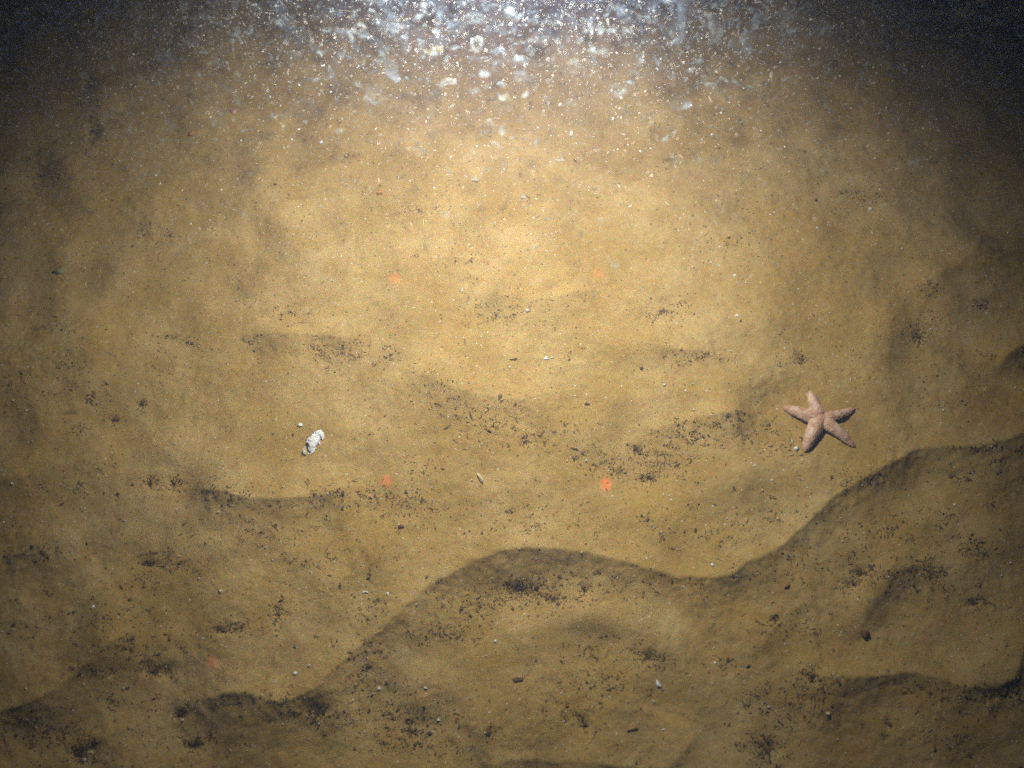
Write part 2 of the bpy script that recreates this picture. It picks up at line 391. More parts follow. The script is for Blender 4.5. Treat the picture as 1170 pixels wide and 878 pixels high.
def lump(u, v, lu, wu, ang, m, name, label, cat, hgt_f=0.5, seed=0, group=None, rough_=0.22, sub=3, parent=None, lift=0.25, taper=0.0, bend=0.0):
    """an irregular pebble or chip lying on the sand: length lu, width wu in photo pixels, ang measured on the image"""
    rng = np.random.default_rng(1000 + seed)
    x, y, z = on_bed(u, v); s = scale_at((x, y, z))
    n, k = 8 * 2, 7
    a, b = lu / 2 * s, wu / 2 * s; c = b * 2 * hgt_f
    V = []
    ph = rng.uniform(0, 6.28, 6)
    for j in range(k):
        th = math.pi * (j + 0.5) / k
        for i in range(n):
            f = 2 * math.pi * i / n
            d = np.array([math.cos(f)*math.sin(th), math.sin(f)*math.sin(th), math.cos(th)])
            r = 1 + rough_ * (math.sin(3*f + ph[0]) * math.sin(2*th + ph[1]) + 0.6*math.sin(5*f + ph[2] + 2*th) + 0.5*rng.normal(0, 0.5))
            p = d * r
            wt = 1 - taper * (p[0] * 0.5 + 0.5)
            V.append([p[0]*a, (p[1]*wt + bend * p[0]**2)*b, p[2]*c*wt])
    V.append([0, 0, c]); V.append([0, 0, -c]); V = np.array(V)
    Fs = []
    for j in range(k - 1):
        for i in range(n):
            q, w_ = j*n + i, j*n + (i+1) % n
            Fs += [[q, q+n, w_+n], [q, w_+n, w_]]
    for i in range(n):
        Fs.append([k*n, i, (i+1) % n]); Fs.append([k*n+1, (k-1)*n+(i+1) % n, (k-1)*n+i])
    ca, sa = math.cos(math.radians(ang)), math.sin(math.radians(ang))
    V[:, :2] = V[:, :2] @ np.array([[ca, sa], [-sa, ca]])
    V[:, 2] += c * lift
    o = mesh_np(name, V, np.array(Fs), m, parent)
    if parent is None: o.location = (x, y, z); tag(o, label, cat, group)
    else: o.location = Vector((float(x), float(y), float(z))) - parent.location
    return o

# ------------------------------------------------------------------ sea star
def sea_star():
    cu, cv = 935.5, 481.0
    tips = [(924.7,446.5,7.0),(977,467.5,5.4),(977,511.5,6.4),(918.5,517.5,7.4),(893.0,464.5,6.8)]
    x, y, z = on_bed(cu, cv); loc = np.array([x, y, z]); s = scale_at(loc)
    parts = []
    for ti, (u, v, hw) in enumerate(tips):
        tx, ty, tz = on_bed(u, v)
        d = np.array([tx - x, ty - y]); L = math.hypot(*d); d /= L; nrm = np.array([-d[1], d[0]])
        bow = [0.02, -0.03, 0.02, -0.03, 0.02][ti]
        n, k = 26, 14
        V = np.zeros((n, k, 3))
        for i in range(n):
            t = i / (n - 1)
            w0 = hw * s * (1.48 - 0.86 * t) * math.sqrt(max(0.0, 1 - max(0, (t - 0.62) / 0.38) ** 2.6)) * (1.0 if t > 0.12 else 0.9)
            w0 = max(w0, 0.0007)
            hh = w0 * 0.68
            off = bow * L * math.sin(t * math.pi)
            c = d * L * t + nrm * off
            gz = (tz - z) * t
            lift = 0.0016 * math.sin(min(1, t / 0.8) * math.pi) * (1.6 if ti in (1, 2) else 0.8)
            for q in range(k):
                a = 2 * math.pi * q / k
                ca_, sa_ = math.cos(a), math.sin(a)
                ridge_ = 1.0 + 0.22 * max(0, sa_) ** 6
                V[i, q, :2] = c + nrm * w0 * ca_
                V[i, q, 2] = gz + lift + hh * (0.65 + (sa_ * ridge_ if sa_ > 0 else sa_ * 0.65))
        idx_ = np.arange(n * k).reshape(n, k); Fc = []
        for i in range(n - 1):
            for q in range(k):
                a, b = idx_[i, q], idx_[i, (q+1) % k]; c2, d2 = idx_[i+1, (q+1) % k], idx_[i+1, q]
                Fc += [[a, b, c2], [a, c2, d2]]
        Vf = V.reshape(-1, 3); m0 = len(Vf)
        Vf = np.concatenate([Vf, [Vf[:k].mean(0), Vf[-k:].mean(0)]])
        for q in range(k):
            Fc.append([m0, idx_[0, (q+1) % k], idx_[0, q]]); Fc.append([m0+1, idx_[-1, q], idx_[-1, (q+1) % k]])
        parts.append((Vf, np.array(Fc)))
    # disc
    th = np.linspace(0, math.pi, 9)[1:-1]; ph = np.linspace(0, 2*math.pi, 24, endpoint=False)
    R = 10.6 * s
    D = [[R*math.sin(a)*math.cos(b), R*math.sin(a)*math.sin(b), R*0.50*math.cos(a) + R*0.26] for a in th for b in ph] + [[0, 0, R*0.76], [0, 0, -R*0.24]]
    Fc = []
    for i in range(6):
        for q in range(24):
            a, b = i*24+q, i*24+(q+1) % 24; Fc += [[a, a+24, b+24], [a, b+24, b]]
    for q in range(24): Fc.append([7*24, q, (q+1) % 24]); Fc.append([7*24+1, 6*24+(q+1) % 24, 6*24+q])
    parts.append((np.array(D), np.array(Fc)))
    V, Fc = join(parts)
    tmp = mesh_np('sea_star_body', V, Fc)
    md = tmp.modifiers.new('r', 'REMESH'); md.mode = 'VOXEL'; md.voxel_size = 0.00055
    ms = tmp.modifiers.new('s', 'SMOOTH'); ms.factor = 0.6; ms.iterations = 14
    dg = bpy.context.evaluated_depsgraph_get(); ev = tmp.evaluated_get(dg)
    me = bpy.data.meshes.new_from_object(ev); bpy.data.objects.remove(tmp)
    # rough skin: small paxillae-like bumps
    nv = len(me.vertices); co = np.empty(nv * 3, np.float32); me.vertices.foreach_get('co', co); co = co.reshape(-1, 3)
    no = np.empty(nv * 3, np.float32); me.vertices.foreach_get('normal', no); no = no.reshape(-1, 3)
    rr = np.random.default_rng(4)
    cent = co[rr.integers(0, nv, 800)]
    disp = np.zeros(nv)
    for c in cent:
        q = ((co - c) ** 2).sum(1); k = q < 1.4e-6
        disp[k] = np.maximum(disp[k], 0.00065 * np.exp(-q[k] / 2.4e-7))
    co = co + no * disp[:, None]
    me.vertices.foreach_set('co', co.ravel().astype(np.float32)); me.update()
    me.polygons.foreach_set('use_smooth', np.ones(len(me.polygons), bool))
    # skin material
    m, nt = new_mat('sea_star_skin'); L_ = nt.links.new
    tc = N(nt, 'ShaderNodeTexCoord').outputs['Object']
    def noise(sc, d=3): 
        n = N(nt, 'ShaderNodeTexNoise', i_Scale=sc, i_Detail=d, i_Roughness=0.65); L_(tc, n.inputs['Vector']); return n.outputs['Fac']
    c = mixc(nt, ramp(nt, noise(110, 5), [(0.42, 0.0), (0.58, 1.0)]), (0.56, 0.31, 0.18), (0.74, 0.53, 0.37))
    c = mixc(nt, ramp(nt, noise(260, 3), [(0.5, 0.0), (0.7, 0.7)]), c, (0.50, 0.22, 0.12))
    vr = N(nt, 'ShaderNodeTexVoronoi', i_Scale=620.0); L_(tc, vr.inputs['Vector'])
    c = mixc(nt, ramp(nt, vr.outputs['Distance'], [(0.10, 0.7), (0.34, 0.0)]), c, (0.74, 0.62, 0.48))
    # tips go redder: distance from the disc
    ln = N(nt, 'ShaderNodeVectorMath', operation='LENGTH'); L_(tc, ln.inputs[0])
    c = mixc(nt, ramp(nt, math_n(nt, 'MULTIPLY', ln.outputs['Value'], 20.0), [(0.66, 0.0), (0.92, 0.55)]), c, (0.50, 0.22, 0.14))
    b = N(nt, 'ShaderNodeBsdfPrincipled', i_Roughness=0.55); b.inputs['Specular IOR Level'].default_value = 0.3
    b.inputs['Subsurface Weight'].default_value = 0.08; b.inputs['Subsurface Scale'].default_value = 0.002
    L_(c, b.inputs['Base Color'])
    bp = N(nt, 'ShaderNodeBump', i_Strength=0.7, i_Distance=0.0006); L_(noise(900, 2), bp.inputs['Height']); L_(bp.outputs[0], b.inputs['Normal'])
    o_ = N(nt, 'ShaderNodeOutputMaterial'); L_(b.outputs[0], o_.inputs[0])
    me.materials.clear(); me.materials.append(m)
    root = bpy.data.objects.new('sea_star', me); COL.objects.link(root); root.location = loc
    tag(root, 'pinkish brown five-armed sea star resting on the sand', 'starfish')
    # pale spine rows down the edges of the arms, one strip of tiny cones per arm
    for ti, (u, v, hw) in enumerate(tips):
        tx, ty, tz = on_bed(u, v); d = np.array([tx - x, ty - y]); L = math.hypot(*d); d /= L; nrm = np.array([-d[1], d[0]])
        C, S = [], []
        bow = [0.02, -0.03, 0.02, -0.03, 0.02][ti]
        for side in (-1, 1):
            for t in np.linspace(0.22, 0.93, 20):
                w0 = hw * s * (1.48 - 0.86 * t) * math.sqrt(max(0.0, 1 - max(0, (t - 0.62) / 0.38) ** 2.6))
                c = d*L*t + nrm*(bow*L*math.sin(t*math.pi) + side*w0*0.97)
                C.append([c[0], c[1], (tz - z)*t + w0*0.40 + 0.0016*math.sin(min(1, t/0.8)*math.pi)*(1.6 if ti in (1, 2) else 0.8)]); S.append([0.0006, 0.00022, 0.00022])
        C = np.array(C); S = np.array(S); n = len(C)
        ang = np.full(n, math.atan2(nrm[1], nrm[0])) + rr.normal(0, .25, n)
        V2, F2 = shards(C, S, ang, rr.normal(0, .3, n), np.zeros(n), rr, 0.15)
        sp = mesh_np('spine_row', V2, F2, M_CREAM, root); 
    return root
sea_star()

# ------------------------------------------------------------------ white crusty shell fragment
def tube(pts, rad, k=9, rng=None, rough_=0.0):
    pts = np.array(pts, float); P = catmull(pts, 4); t = np.linspace(0, 1, len(P)); R = np.interp(t, np.linspace(0, 1, len(rad)), rad)
    V = []
    for i, p in enumerate(P):
        tg = P[min(i+1, len(P)-1)] - P[max(i-1, 0)]; tg /= np.linalg.norm(tg) + 1e-12
        a = np.cross(tg, [0, 0, 1.0]); a = a / (np.linalg.norm(a) + 1e-9); b = np.cross(a, tg)
        for q in range(k):
            f = 2*math.pi*q/k; r = R[i] * (1 + (rng.normal(0, rough_) if rng is not None else 0))
            V.append(p + (a*math.cos(f) + b*math.sin(f)) * r)
    n = len(P); Fc = []
    for i in range(n-1):
        for q in range(k):
            a_, b_ = i*k+q, i*k+(q+1) % k; Fc += [[a_, b_, b_+k], [a_, b_+k, a_+k]]
    V.append(P[0]); V.append(P[-1])
    for q in range(k): Fc.append([n*k, (q+1) % k, q]); Fc.append([n*k+1, (n-1)*k+q, (n-1)*k+(q+1) % k])
    return np.array(V), np.array(Fc)
def white_fragment():
    u0, v0 = 357.0, 509.0
    x, y, z = on_bed(u0, v0); s = scale_at((x, y, z)); rng = np.random.default_rng(3)
    root = bpy.data.objects.new('shell_fragment', None); COL.objects.link(root); root.location = (x, y, z); root.empty_display_size = 0.01
    tag(root, 'bleached white crusty shell fragment with a hooked end, largest white piece on the sand', 'shell fragment')
    def P(u, v, h): return [(u - u0) * s, -(v - v0) * s * 1.02, h * s]
    Z = lambda a, b: (320 + a / 12.54, 470 + b / 12.54)
    def T(name, lst, rad, m, rough_=0.10):
        rough_ *= 0.8; rad = [q * 1.02 for q in rad]
        V, Fc = tube([P(*Z(a, b), h) for a, b, h in lst], [r * s for r in rad], 12, rng, rough_); V[:, 2] = V[:, 2] * 0.45 + 1.4 * s
        return mesh_np(name, V, Fc, m, root)
    b1 = T('shell_body', [(535,330,4),(505,400,5.5),(480,470,5.5),(462,530,4),(445,590,2)], [2.5,5.6,6.2,5.0,3.6,1.6], M_WHITE, 0.13)
    T('hook', [(515,325,5),(565,318,6.5),(600,355,6),(612,395,4.5),(610,428,3)], [2.4,3.0,2.5,1.6,0.4], M_WHITE, 0.08)
    T('spine', [(545,420,5),(565,460,4),(583,500,2.5)], [2.2,1.3,0.3], M_WHITE, 0.06)
    T('flange', [(440,390,5),(412,440,4),(420,480,2.5)], [1.6,2.6,1.0], M_WHITE, 0.12)
    T('spine', [(495,540,4),(480,590,3),(432,632,1.5)], [2.2,1.6,0.4], M_WHITE, 0.08)
    T('grey_lobe', [(375,515,1.6),(352,560,2.0),(362,600,2.0),(385,632,1.2)], [1.0,1.7,2.3,1.1], M_GREY, 0.12)
    for a, b, h, r in [(470,360,8,1.5),(520,380,9.5,1.4),(455,440,10,1.7),(505,455,9.8,1.3),(480,520,8.3,1.4),(430,425,8,1.2),(540,350,8.5,1.3)]:
        T('nodule', [(a-12,b-8,h),(a,b,h+0.7),(a+12,b+8,h)], [r*.5,r,r*.5], M_WHITE, 0.2)
    for q in range(14):
        t = rng.uniform(0, 1); side = rng.choice([-1, 1])
        ax, ay = 535 - 85*t, 330 + 240*t; ox, oy = side*rng.uniform(38, 62), side*rng.uniform(10, 30)
        T('barb', [(ax+ox*.3, ay+oy*.3, 5), (ax+ox*.75, ay+oy*.75, 4.5), (ax+ox*1.15, ay+oy*1.15 + 8, 3)], [1.6, 1.2, 0.3], M_WHITE, 0.1)
    # dark crumbs sheltering under its lower end
white_fragment()

# ------------------------------------------------------------------ single shells, pebbles, twigs (photo pixels)
G1 = 'white shell chips scattered on the sand'
chips = [
 (343,486,5.5,4.5,20,M_WHITE,'small triangular white chip just above the big crusty shell fragment'),
 (909.5,513,5.4,5.2,0,M_WHITE,'round pearl-white bead beside the lower left arm of the sea star'),
 (752,782,9,4.5,-62,M_WHITE,'bright white elongated shell chip on the lower sand lobe right of centre'),
 (747,802,4,2.8,-50,M_GREY,'dull cream chip just below the bright elongated shell chip'),
 (97,869,5,4.5,60,M_GREY,'bluish white shell chip beside the black detritus in the lower left corner'),
 (433,787,4.6,3.4,90,M_WHITE,'white chip at the foot of the main sand ridge, left of centre'),
 (426,793,3.2,2,10,M_GREY,'faint grey chip touching the white chip at the foot of the ridge'),
 (337.5,770,5,4.6,0,M_WHITE,'round white chip on the sand lobe above the bottom left ridge bend'),
 (353,761,4.4,3.4,30,M_GREY,'bluish grey chip upper right of the round white chip on the left lobe'),
 (624,410,5.2,4,10,M_WHITE,'bright white chip at the centre of the picture, right of the dark twig'),
 (602.5,355,3.4,3.2,0,M_WHITE,'tiny bluish white chip in the dark specks above the central twig'),
 (814,646,4.2,3.8,0,M_WHITE,'white chip on the bright sand where the main ridge bends lowest'),
 (443,679,5,2.6,-70,M_WHITE,'upright sliver of white shell on the left shoulder of the main ridge'),
 (106,694,5.2,3,50,M_WHITE,'slanting white chip on the dim sand at lower left'),
 (566,733,4,3,0,M_WHITE,'white chip inside the hollow below the main ridge'),
 (842,361,4.4,3,-20,M_WHITE,'white chip on the pale sand right of the upper dark specks'),
 (839.5,315,3.6,3.2,0,M_WHITE,'small white chip highest on the pale sand right of centre'),
 (946,816,5,4.2,0,M_CREAM,'cream pebble on the dim sand below the right ridge'),
 (817,758,3.6,2.8,0,M_WHITE,'tiny pale chip on the brown sand left of the right ridge'),
 (501,823,3.8,3,20,M_WHITE,'pale chip at the lower right edge of the bottom dark detritus'),
 (252,676,4.6,3.6,0,M_CREAM,'cream chip on the ochre sand below the left detritus tuft'),
 (227,661.5,3,2.6,0,M_GREY,'very small pale chip left of the cream chip on the ochre sand'),
 (141,787,3.4,2.8,0,M_GREY,'small pale chip below the lower left ridge slope'),
 (758,824+10,3.2,2.4,0,M_WHITE,'tiny white chip near the bottom edge, right of centre'),
 (1091,577,3,2.6,0,M_WHITE,'tiny white chip in the dark sand at right'),
 (367,163,5,3.4,30,M_WHITE,'white chip on the dusky upper sand left of centre'),
 (178,201,3,2.6,0,M_WHITE,'tiny white chip on the upper left sand'),
 (994.5,239,4,3.4,0,M_WHITE,'white chip on the dim upper sand at right'),
 (598,226,6,4.4,-20,M_GREY,'pale chip on the bright upper sand at centre'),
 (543,206,7,6,30,M_GREY,'small curled pale shell high on the bright sand'),
]
for i, (u, v, l, w_, a, m, lab) in enumerate(chips):
    nm = 'shell_bead' if 'bead' in lab else ('pebble' if 'pebble' in lab else 'shell_chip')
    lump(u, v, l, w_, a, m, nm, lab, 'bead' if 'bead' in lab else ('pebble' if 'pebble' in lab else 'shell chip'), 0.42 if 'bead' not in lab else 0.48, i, G1 if nm == 'shell_chip' else None, 0.05 if 'bead' in lab else 0.26)
lump(417, 676.5, 7, 2.6, 10, M_WHITE, 'shell_sliver', 'thin curved white shell sliver on the left shoulder of the main ridge', 'shell sliver', 0.5, 71, bend=-1.2)
lump(549, 547, 13, 5.0, -62, M_CREAM, 'husk', 'cream pointed husk standing out between the two lower red laser dots', 'husk', 0.65, 72, taper=0.45, lift=0.5)
lump(988, 724, 9, 10, 20, M_RUST, 'pebble', 'rust-brown rounded pebble on the lower right sand', 'pebble', 0.4, 73)
lump(1016, 828, 9, 4.4, -55, M_DARK, 'pebble', 'black elongated pebble in the dim sand at lower right', 'pebble', 0.4, 74)
lump(587, 411, 8.5, 2.4, 10, M_DARK, 'twig', 'short dark twig at the centre of the pale sand', 'twig', 0.5, 75, bend=0.5)
lump(538, 475, 11, 2.6, -72, M_BROWN, 'twig', 'brown forked twig left of the central detritus patch', 'twig', 0.5, 76, bend=-0.6)
lump(656, 513, 10, 2.4, -12, M_BROWN, 'twig', 'flat brown twig right of the central detritus patch', 'twig', 0.5, 77)
lump(671, 462, 7, 3.6, -10, M_DARK, 'pebble', 'small dark flat pebble above the hollow near the upper right laser dots', 'pebble', 0.35, 78)
lump(733, 421, 4.5, 4, 0, M_DARK, 'pebble', 'tiny dark pebble on the pale sand right of centre', 'pebble', 0.4, 79)
lump(68, 310, 13, 8, 20, M_OLIVE, 'shell', 'dull olive half-buried shell on the dim upper left sand', 'shell', 0.3, 80)
lump(434, 220, 7, 6, 0, M_ORANGE, 'grain', 'orange grain on the upper sand left of centre', 'grain', 0.4, 81)
lump(267, 128, 8, 6, 20, M_PINK, 'grain', 'pale pink grain on the dusky upper left sand', 'grain', 0.4, 82)
lump(219, 153, 7, 5, 20, M_ORANGE, 'grain', 'tan grain left of the pink grain on the upper left sand', 'grain', 0.4, 83)
lump(424, 568, 4.5, 4, 0, M_PINK, 'grain', 'tiny stray red laser dot painted as a grain in the brown detritus below the lower left laser dot', 'grain', 0.4, 84)  # stray laser spot, its red light put into the colour of a speck
lump(458, 602, 7, 5, 0, M_RUST, 'pebble', 'small rust-brown pebble below the left brown detritus', 'pebble', 0.35, 85)
lump(722, 834, 13, 2.2, 14, M_BROWN, 'twig', 'thin straight brown twig near the bottom edge right of centre', 'twig', 0.5, 86)
lump(592, 777, 12, 6, 5, M_BROWN, 'pebble', 'low brown half-buried pebble in the hollow below the main ridge', 'pebble', 0.22, 87)

# ------------------------------------------------------------------ dark detritus tufts that read as single clumps
def tuft(u, v, ru, rv, n, lab, seed, size=0.68, mat=None):
    n = int(n * 0.65)
    rng = np.random.default_rng(2000 + seed)
    r = np.abs(rng.normal(0, 0.62, n)); a = rng.uniform(0, 2*math.pi, n)
    wob = 1 + 0.4*np.sin(2*a + rng.uniform(0, 6)) + 0.25*np.sin(3*a + rng.uniform(0, 6))
    uu = u + ru*r*np.cos(a)*wob; vv = v + rv*r*np.sin(a)*wob
    x, y, z = on_bed(uu, vv)
    cx, cy, cz = on_bed(u, v)
    n1 = int(n * 0.7)
    S = np.stack([rng.uniform(.0007, .0024, n1), rng.uniform(.0004, .0011, n1), rng.uniform(.0003, .0009, n1)], 1) * size
    C = np.stack([x[:n1], y[:n1], z[:n1] + rng.uniform(0, .0016, n1)*np.exp(-r[:n1]*1.6)*2*size], 1)
    p1 = shards(C, S, rng.uniform(0, 6.28, n1), rng.normal(0, .5, n1), rng.uniform(0, 6.28, n1), rng, 0.5)
    n2 = n - n1
    C2 = np.stack([x[n1:], y[n1:], z[n1:] + rng.uniform(0.0003, .003, n2)*size], 1)
    p2 = fibres(C2, rng.uniform(.003, .009, n2)*size, rng.uniform(.00018, .0004, n2), rng, 5, True)
    V, Fc = join([p1, p2])
    o = mesh_np('detritus_tuft', V, Fc, mat or M_DARK, loc=(float(cx), float(cy), float(cz)), smooth=False)
    tag(o, lab, 'detritus tuft', 'dark tufts of detritus caught on the sand')
tufts = [
 (163,462,9,9,90,'black tuft of detritus, darkest on the left sand beside a small pit'),
 (131,481,8,7,60,'small dark tuft lower left of the darkest left-hand tuft'),
 (172,552,10,13,110,'dark ragged tuft at the left end of the middle left ridge, left one of two'),
 (200,553,12,10,90,'dark ragged tuft at the left end of the middle left ridge, right one of two'),
 (742,546,17,12,190,'dark brown tuft in the pit right of the lower right laser dot'),
 (727,513,11,7,130,'loose brown tuft above the pit right of the lower right laser dot'),
 (916,412,9,9,80,'small dark tuft on the open sand above the sea star'),
 (1049,384,11,16,120,'dark upright tuft on the dim sand right of the sea star, left of the edge'),
 (1120,349,20,6,110,'flat black streak of detritus on the dim sand at upper right'),
 (178,766,20,13,190,'black forked tuft on the slope of the lower left ridge'),
 (90,861,17,12,170,'black tuft in the lower left corner, nearest the bottom edge'),
 (107,851,13,11,140,'black tuft in the lower left corner beside the bluish white shell chip'),
 (206,817,12,5,120,'dark streak at the left tip of the main ridge'),
 (221,853,10,7,80,'small dark tuft under the left tip of the main ridge'),
 (596,673,34,14,330,'large dark tuft in the hollow under the crest of the main ridge'),
 (632,684,26,9,180,'dark trailing tuft right of the large tuft under the main ridge crest'),
 (668,675,10,10,80,'small dark tuft at the right end of the hollow under the main ridge crest'),
 (740,750,13,8,90,'dark tuft above the bright elongated shell chip'),
 (667,828,7,11,80,'small black tuft near the bottom edge right of centre'),
 (983,655,13,13,150,'black tuft on the slope right of the main ridge'),
 (975,668,8,9,70,'small black tuft below the black tuft right of the main ridge'),
 (1111,689,13,7,100,'flat black tuft inside the right-hand lobe'),
 (172,645,18,8,130,'dark tuft on the ochre sand left, with pale grit beside it'),
 (256,721,26,5,120,'thin dark streak of detritus above the lower left laser dot'),
 (363,812,20,10,130,'dark branching tuft below the bend of the main ridge at left'),
 (318,701,9,14,90,'upright brown tuft on the ochre sand left of the main ridge'),
 (927,772,17,10,130,'dark tuft at the left start of the right-hand ridge'),
 (886,709,9,6,70,'small dark tuft left of the rust-brown pebble'),
 (875,857,24,12,170,'dark tuft near the bottom edge at right'),
 (470,835,34,18,300,'wide dark tuft near the bottom edge left of centre'),
 (600,505,10,7,80,'small dark tuft in the central detritus patch'),
 (106,150,9,16,110,'black tuft in the shadowy upper left sand'),
 (1143,792,32,14,220,'black tuft in the darkness under the right-hand ridge'),
]
for i, (u, v, ru, rv, n, lab) in enumerate(tufts): tuft(u, v, ru, rv, n, lab, i)

# ------------------------------------------------------------------ loose detritus and grit nobody could count
PATCH = [(80,445,30,15,90),(110,450,25,12,90),(75,415,18,10,60),(190,390,20,8,70),(180,415,12,25,70),(300,390,30,10,60),(375,400,50,14,200),(20,430,30,8,60),
 (60,375,30,12,80),(230,400,20,8,40),(88,490,12,12,50),(575,355,42,22,210),(765,358,32,16,200),(395,410,25,14,110),(445,405,18,12,80),(500,450,40,22,170),
 (565,478,60,26,420),(650,495,45,18,170),(700,530,50,22,260),(760,530,40,20,300),(830,492,65,22,420),(780,497,40,16,180),(410,568,70,18,420),(470,580,40,16,180),
 (490,535,25,12,60),(915,415,30,14,60),(1055,375,22,16,120),(1058,330,14,18,90),(795,407,35,6,120),(890,512,40,14,110),(1115,412,20,14,50),(988,550,34,7,170),
 (1130,512,40,5,130),(1143,530,20,16,60),(1100,545,30,14,80),(45,632,45,12,170),(195,640,30,12,170),(165,665,20,10,70),(150,702,30,14,130),(120,735,60,10,120),
 (160,745,40,20,190),(100,765,34,8,120),(115,710,14,10,50),(320,700,20,16,90),(265,715,34,8,110),(55,835,60,22,420),(100,858,40,18,180),(230,800,45,8,70),
 (310,797,40,7,90),(345,815,40,14,160),(140,800,40,14,80),(600,678,75,22,520),(545,695,40,16,200),(505,722,40,16,220),(430,695,30,14,110),(415,745,40,25,150),
 (450,600,24,12,60),(420,780,34,26,170),(460,820,60,28,420),(500,855,40,14,150),(660,820,35,20,170),(690,780,44,16,200),(740,752,34,12,150),(685,740,40,14,110),
 (560,838,24,10,60),(440,853,24,10,70),(1040,655,44,18,300),(1085,665,40,18,170),(1110,625,24,18,190),(1125,690,24,12,70),(905,715,44,16,170),(925,790,30,28,220),
 (900,808,50,24,260),(870,850,34,24,220),(1015,605,44,18,240),(1140,790,34,16,160),(1045,785,40,10,90),(1105,805,60,18,200),(1070,840,60,16,160),(860,805,20,20,70),
 (1070,590,60,18,140),(820,760,36,12,60),(985,660,30,20,140),(105,140,18,40,260),(45,205,36,26,260),(170,262,26,10,70),(195,268,18,10,50),(60,100,40,40,160),
 (820,620,70,20,110),(900,650,60,26,170),(700,665,90,18,220),(300,600,90,30,260),(350,640,90,30,200),(250,560,60,12,120),(880,590,50,20,90),(95,560,60,40,130),
 (60,700,60,40,150),(420,215,30,14,50),(400,180,20,8,50),(470,240,40,10,50),(830,275,30,10,50),(990,222,50,12,120),(1090,460,40,30,70),(230,850,60,20,200),(760,600,70,26,120),
 (640,590,70,20,110),(560,600,70,20,90),(340,360,40,14,90),(520,300,60,12,60)]
rng = np.random.default_rng(21)
us, vs, cs = [], [], []
for (u, v, ru, rv, n) in PATCH:
    n = int(n * 1.35)
    # sub-clusters so the patch breaks up into clots
    kc = max(3, n // 14); cu = u + rng.normal(0, ru*0.5, kc); cv = v + rng.normal(0, rv*0.5, kc)
    pick = rng.integers(0, kc, n); far = rng.random(n) < 0.35
    us.append(np.where(far, u + rng.normal(0, ru*0.6, n), cu[pick] + rng.normal(0, 2.6, n)))
    vs.append(np.where(far, v + rng.normal(0, rv*0.6, n), cv[pick] + rng.normal(0, 1.9, n)))
n = 3600; us.append(rng.uniform(-60, 1230, n)); vs.append(rng.uniform(-20, 900, n) ** 1.0)
uu = np.concatenate(us); vv = np.concatenate(vs); n = len(uu)
x, y, z = on_bed(uu, vv)
ln = rng.gamma(2.0, 0.00033, n) * np.where(rng.random(n) < 0.06, 1.4, 0.80) + 0.00020
S = np.stack([ln, ln*rng.uniform(.25, .8, n), ln*rng.uniform(.2, .5, n)], 1)
V, Fc = shards(np.stack([x, y, z + S[:, 2]*0.6], 1), S, rng.uniform(0, 6.28, n), rng.normal(0, .25, n), rng.normal(0, .4, n), rng, 0.5)
half = rng.random(n) < 0.50
fa = Fc.reshape(n, 8, 3)
o = mesh_np('dark_detritus', V, fa[half].reshape(-1, 3), M_DARK, smooth=False); tag(o, 'black and dark brown crumbs of detritus strewn in patches over the sand', 'detritus', kind='stuff')
o = mesh_np('brown_detritus', V, fa[~half].reshape(-1, 3), M_BROWN, smooth=False); tag(o, 'brown crumbs of detritus mixed into the sand surface', 'detritus', kind='stuff')
for ob in (bpy.data.objects['dark_detritus'], bpy.data.objects['brown_detritus']):   # drop unused vertices
    import bmesh
    bm = bmesh.new(); bm.from_mesh(ob.data); bmesh.ops.delete(bm, geom=[q for q in bm.verts if not q.link_faces], context='VERTS'); bm.to_mesh(ob.data); bm.free()
sel = rng.integers(0, n, 1500)
V, Fc = fibres(np.stack([x[sel] + rng.normal(0, .003, 1500), y[sel] + rng.normal(0, .003, 1500), z[sel] + .0004], 1), rng.uniform(.003, .009, 1500), rng.uniform(.00015, .00032, 1500), rng, 5, True)
o = mesh_np('plant_fibres', V, Fc, M_DARK, smooth=False); tag(o, 'thin dark plant fibres lying among the detritus', 'plant fibres', kind='stuff')
# pale grit
n = 5200; uu = rng.uniform(-60, 1230, n); vv = rng.uniform(-20, 900, n)
x, y, z = on_bed(uu, vv); ln = rng.gamma(2.0, 0.00018, n) + 0.00022
S = np.stack([ln, ln*rng.uniform(.5, 1, n), ln*rng.uniform(.4, .8, n)], 1)
V, Fc = shards(np.stack([x, y, z + S[:, 2]*0.7], 1), S, rng.uniform(0, 6.28, n), rng.normal(0, .3, n), rng.normal(0, .4, n), rng, 0.4)
o = mesh_np('shell_grit', V, Fc, M_GRIT, smooth=False); tag(o, 'pale specks of broken shell sprinkled over the sand', 'shell grit', kind='stuff')

# ------------------------------------------------------------------ particles drifting in the water under the strobe
def water_points(n, seed, dmin=0.22, vmax=330, zmin=0.03, bias=1.0):
    """random places in the water seen by the camera, thicker near the lamp's side"""
    r = np.random.default_rng(seed); out_ = []
    while sum(len(q) for q in out_) < n:
        m_ = n * 3
        p = np.stack([r.uniform(-0.80, 0.80, m_), r.uniform(0.02, 1.15, m_), r.uniform(zmin, 0.92, m_)], 1)
        d = p - CAM; dep = d @ AXIS
        q = d[:, 1]*ct + d[:, 2]*st
        v = CY - q / np.maximum(dep, 1e-3) * F_PX; u = CX + d[:, 0] / np.maximum(dep, 1e-3) * F_PX
        keep = (dep > dmin) & (v > -60) & (u > -80) & (u < 1250)
        keep &= r.random(m_) < np.exp(-np.maximum(v - 20, 0) / vmax * 2.6) * 1.0
        keep &= np.linalg.norm(p - np.array(LAMP), axis=1) > 0.13
        out_.append(p[keep])
    return np.concatenate(out_)[:n]
C = water_points(34000, 31, 0.55, 240)
n = len(C); ln = rng.gamma(1.7, 0.00009, n) + 0.00012
